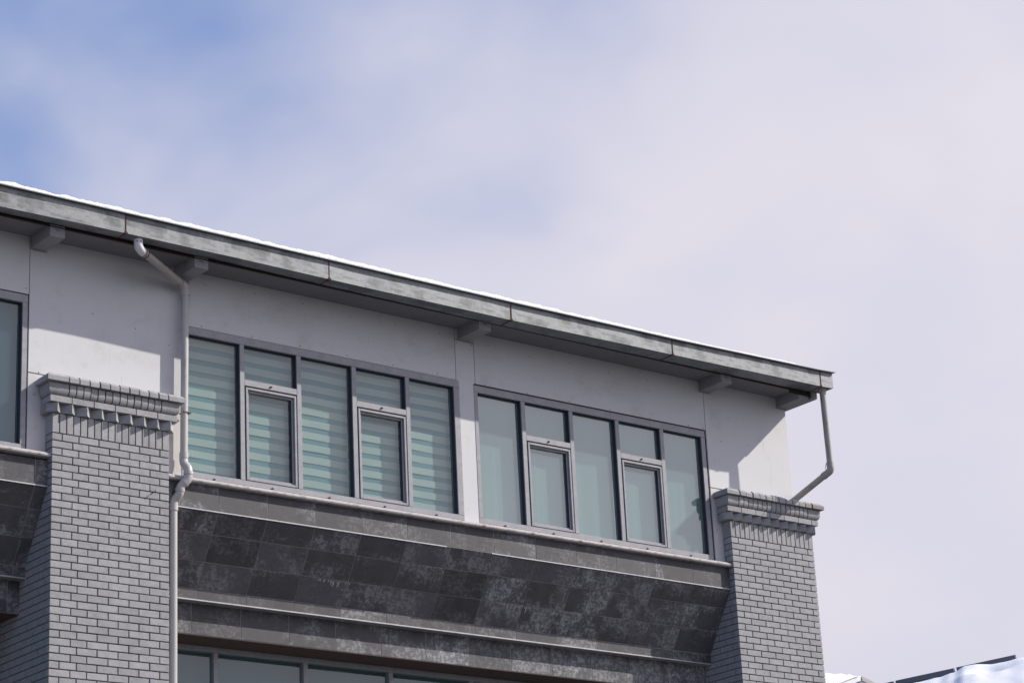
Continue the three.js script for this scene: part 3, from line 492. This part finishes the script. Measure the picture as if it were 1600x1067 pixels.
// ---------------------------------------------------------------- the snowed-up roof next door
{
  // local frame: origin on the neighbour's roof, r to the right as seen from the street, u up, d away
  const O = new THREE.Vector3(19.9, 1.60, -8.6), rt = new THREE.Vector3(0.63, 0, 0.777), aw = new THREE.Vector3(0.777, 0, -0.63);
  const at = (r, u, d) => O.clone().addScaledVector(rt, r).addScaledVector(aw, d).add(new THREE.Vector3(0, u, 0)).toArray();
  const frame = (o) => { o.position.set(O.x, O.y + UP, O.z); o.rotation.y = Math.atan2(-rt.z, rt.x); };
  const nb = thing('neighbouring_house', 'low house next door with a snow-covered roof', 'house'); frame(nb);
  part('wall', box(-2.2, 9, -UP - 1.6, -1.2, -7, 2.3), brickMats[3], nb);
  part('roof', sweepX([[2.8, -1.25], [2.8, -1.10], [-3.2, -0.65], [-7.2, -0.85], [-7.2, -0.95]], -2.4, 9.2), flashingMat, nb);
  const mound = (name, x0, x1, z0, z1, f, nx = 120, nz = 50) => { const g = new THREE.PlaneGeometry(x1 - x0, z1 - z0, nx, nz).rotateX(-Math.PI / 2).translate((x0 + x1) / 2, 0, (z0 + z1) / 2), p = g.attributes.position; for (let i = 0; i < p.count; i++) p.setY(i, f(p.getX(i), p.getZ(i))); g.computeVertexNormals(); const o = part(name, metres(g), snowMat, scene); frame(o); return o; };
  const line = (pts, x) => { let i = 0; while (i < pts.length - 2 && x > pts[i + 1][0]) i++; const t = clamp01((x - pts[i][0]) / (pts[i + 1][0] - pts[i][0])); return mix(pts[i][1], pts[i + 1][1], t * t * (3 - 2 * t)); };
  const crest = [[-2.4, -0.5], [-0.5, -0.28], [-0.05, 0.03], [0.35, 0.085], [0.62, 0.14], [0.86, 0.245], [1.05, 0.262], [1.32, 0.245], [1.58, 0.262], [1.9, 0.30], [2.6, 0.38], [5, 0.35], [9.2, 0.2]];
  tag(mound('drifted_snow', -2.4, 9.2, -7.2, 2.6, (x, z) => { const w = z + 0.30, fall = w > 0 ? 0.46 * w * w / (0.45 + w) : 0.35 * Math.min(2.2, w * w); const hollow = 0.13 * Math.exp(-(((x - 1.30) / 0.40) ** 2) - (((z - 0.35) / 0.30) ** 2)); return line(crest, x) + 0.06 - fall - hollow + 0.045 * fbm3(x * 1.6, z * 1.3, 3, 3); }, 260, 140), 'deep drifted snow on the roof next door in front of the solar panels', 'snow', null, 'stuff');
  // small white gable with snow on its near slope
  const bx = thing('gable_end', 'small white gable end next door under a rounded snow cap', 'gable'); bx.position.set(O.x, O.y + UP, O.z);
  const white = new THREE.MeshStandardMaterial({ color: new THREE.Color().setRGB(0.78, 0.78, 0.79), map: panelTex2, roughness: 0.6 });
  const gable = new THREE.Shape([[-3.4, -0.80], [-1.476, -0.06], [-0.30, -0.42], [-0.30, -3], [-3.4, -3]].map(([x, y]) => new THREE.Vector2(x, y)));
  part('gable_wall', metres(new THREE.ExtrudeGeometry(gable, { depth: 1.6, bevelEnabled: false }).translate(0, 0, -1.65)), brickMats[4], bx);
  const board = (x0, y0, x1, y1, n, m) => { const L = Math.hypot(x1 - x0, y1 - y0), o = part(n, chamfer(0, L, -0.085, 0, -0.06, 0, 0.003), m, bx); o.position.set(x0, y0, 0.01); o.rotation.z = Math.atan2(y1 - y0, x1 - x0); };
  board(-3.40, -0.685, -1.476, 0.038, 'rake_board', white); board(-1.47, 0.036, -0.30, -0.30, 'rake_board', agedPipeMat);
  const cap_ = mound('snow_cap', -3.5, -1.55, -1.7, 0.03, (x, z) => { const base = 0.038 + (x + 1.476) * 0.3757, e = Math.pow(clamp01((0.03 - z) * 7 + 0.004), 0.4); return base + 0.004 + e * (line([[-3.5, 0.29], [-2.87, 0.29], [-2.31, 0.275], [-1.9, 0.165], [-1.68, 0.085], [-1.55, 0.0]], x) + 0.03 * perlin.noise(x * 3, z * 3, 2) + 0.008 * perlin.noise(x * 15, z * 15, 5)); }, 120, 80);
  cap_.rotation.y = 0; tag(cap_, 'rounded cap of snow on the slope of the small white gable', 'snow', null, 'stuff');
  // solar panels seen along their edge, climbing
  const pv = new THREE.MeshPhysicalMaterial({ color: new THREE.Color().setRGB(0.025, 0.028, 0.045), roughness: 0.25, clearcoat: 0.6 }), pf = new THREE.MeshStandardMaterial({ color: new THREE.Color().setRGB(0.10, 0.10, 0.125), metalness: 0.4, roughness: 0.5 }), ps = new THREE.MeshStandardMaterial({ color: new THREE.Color().setRGB(0.45, 0.45, 0.45), metalness: 0.6, roughness: 0.5 });
  const nths = ['lowest dark solar panel of the row, half hidden by snow', 'middle dark solar panel of the row next door', 'topmost dark solar panel of the row next door'];
  [-1.585, -0.465, 0.66].forEach((x, k) => {
    const t = thing('solar_panel', nths[k], 'solar panel', 'solar panels on the roof next door'); frame(t);
    const c = new THREE.Vector3(x, 0.282 + (x + 0.46) * 0.125, -1.0), tilt = (o) => { o.rotation.set(-0.06, 0, 0.124); o.position.copy(c); return o; };
    tilt(part('panel_frame', [chamfer(0, 1.10, -0.062, 0.03, -1.6, 0, 0.004), box(0, 1.10, -0.105, -0.0625, -0.06, -0.012)], pf, t)); tilt(part('panel_glass', box(0.02, 1.08, 0.0305, 0.034, -1.58, -0.02), pv, t));
    tilt(part('support_rail', [box(0.14, 0.18, -0.45, -0.0855, -0.5, -0.45), box(0.90, 0.94, -0.45, -0.0855, -0.5, -0.45), box(0.03, 1.07, -0.11, -0.0855, -0.44, -0.40)], pf, t)); tilt(part('end_clamp', [box(1.078, 1.098, -0.045, 0.024, 0.001, 0.010)], ps, t));
  });
}

renderer.render(scene, camera);
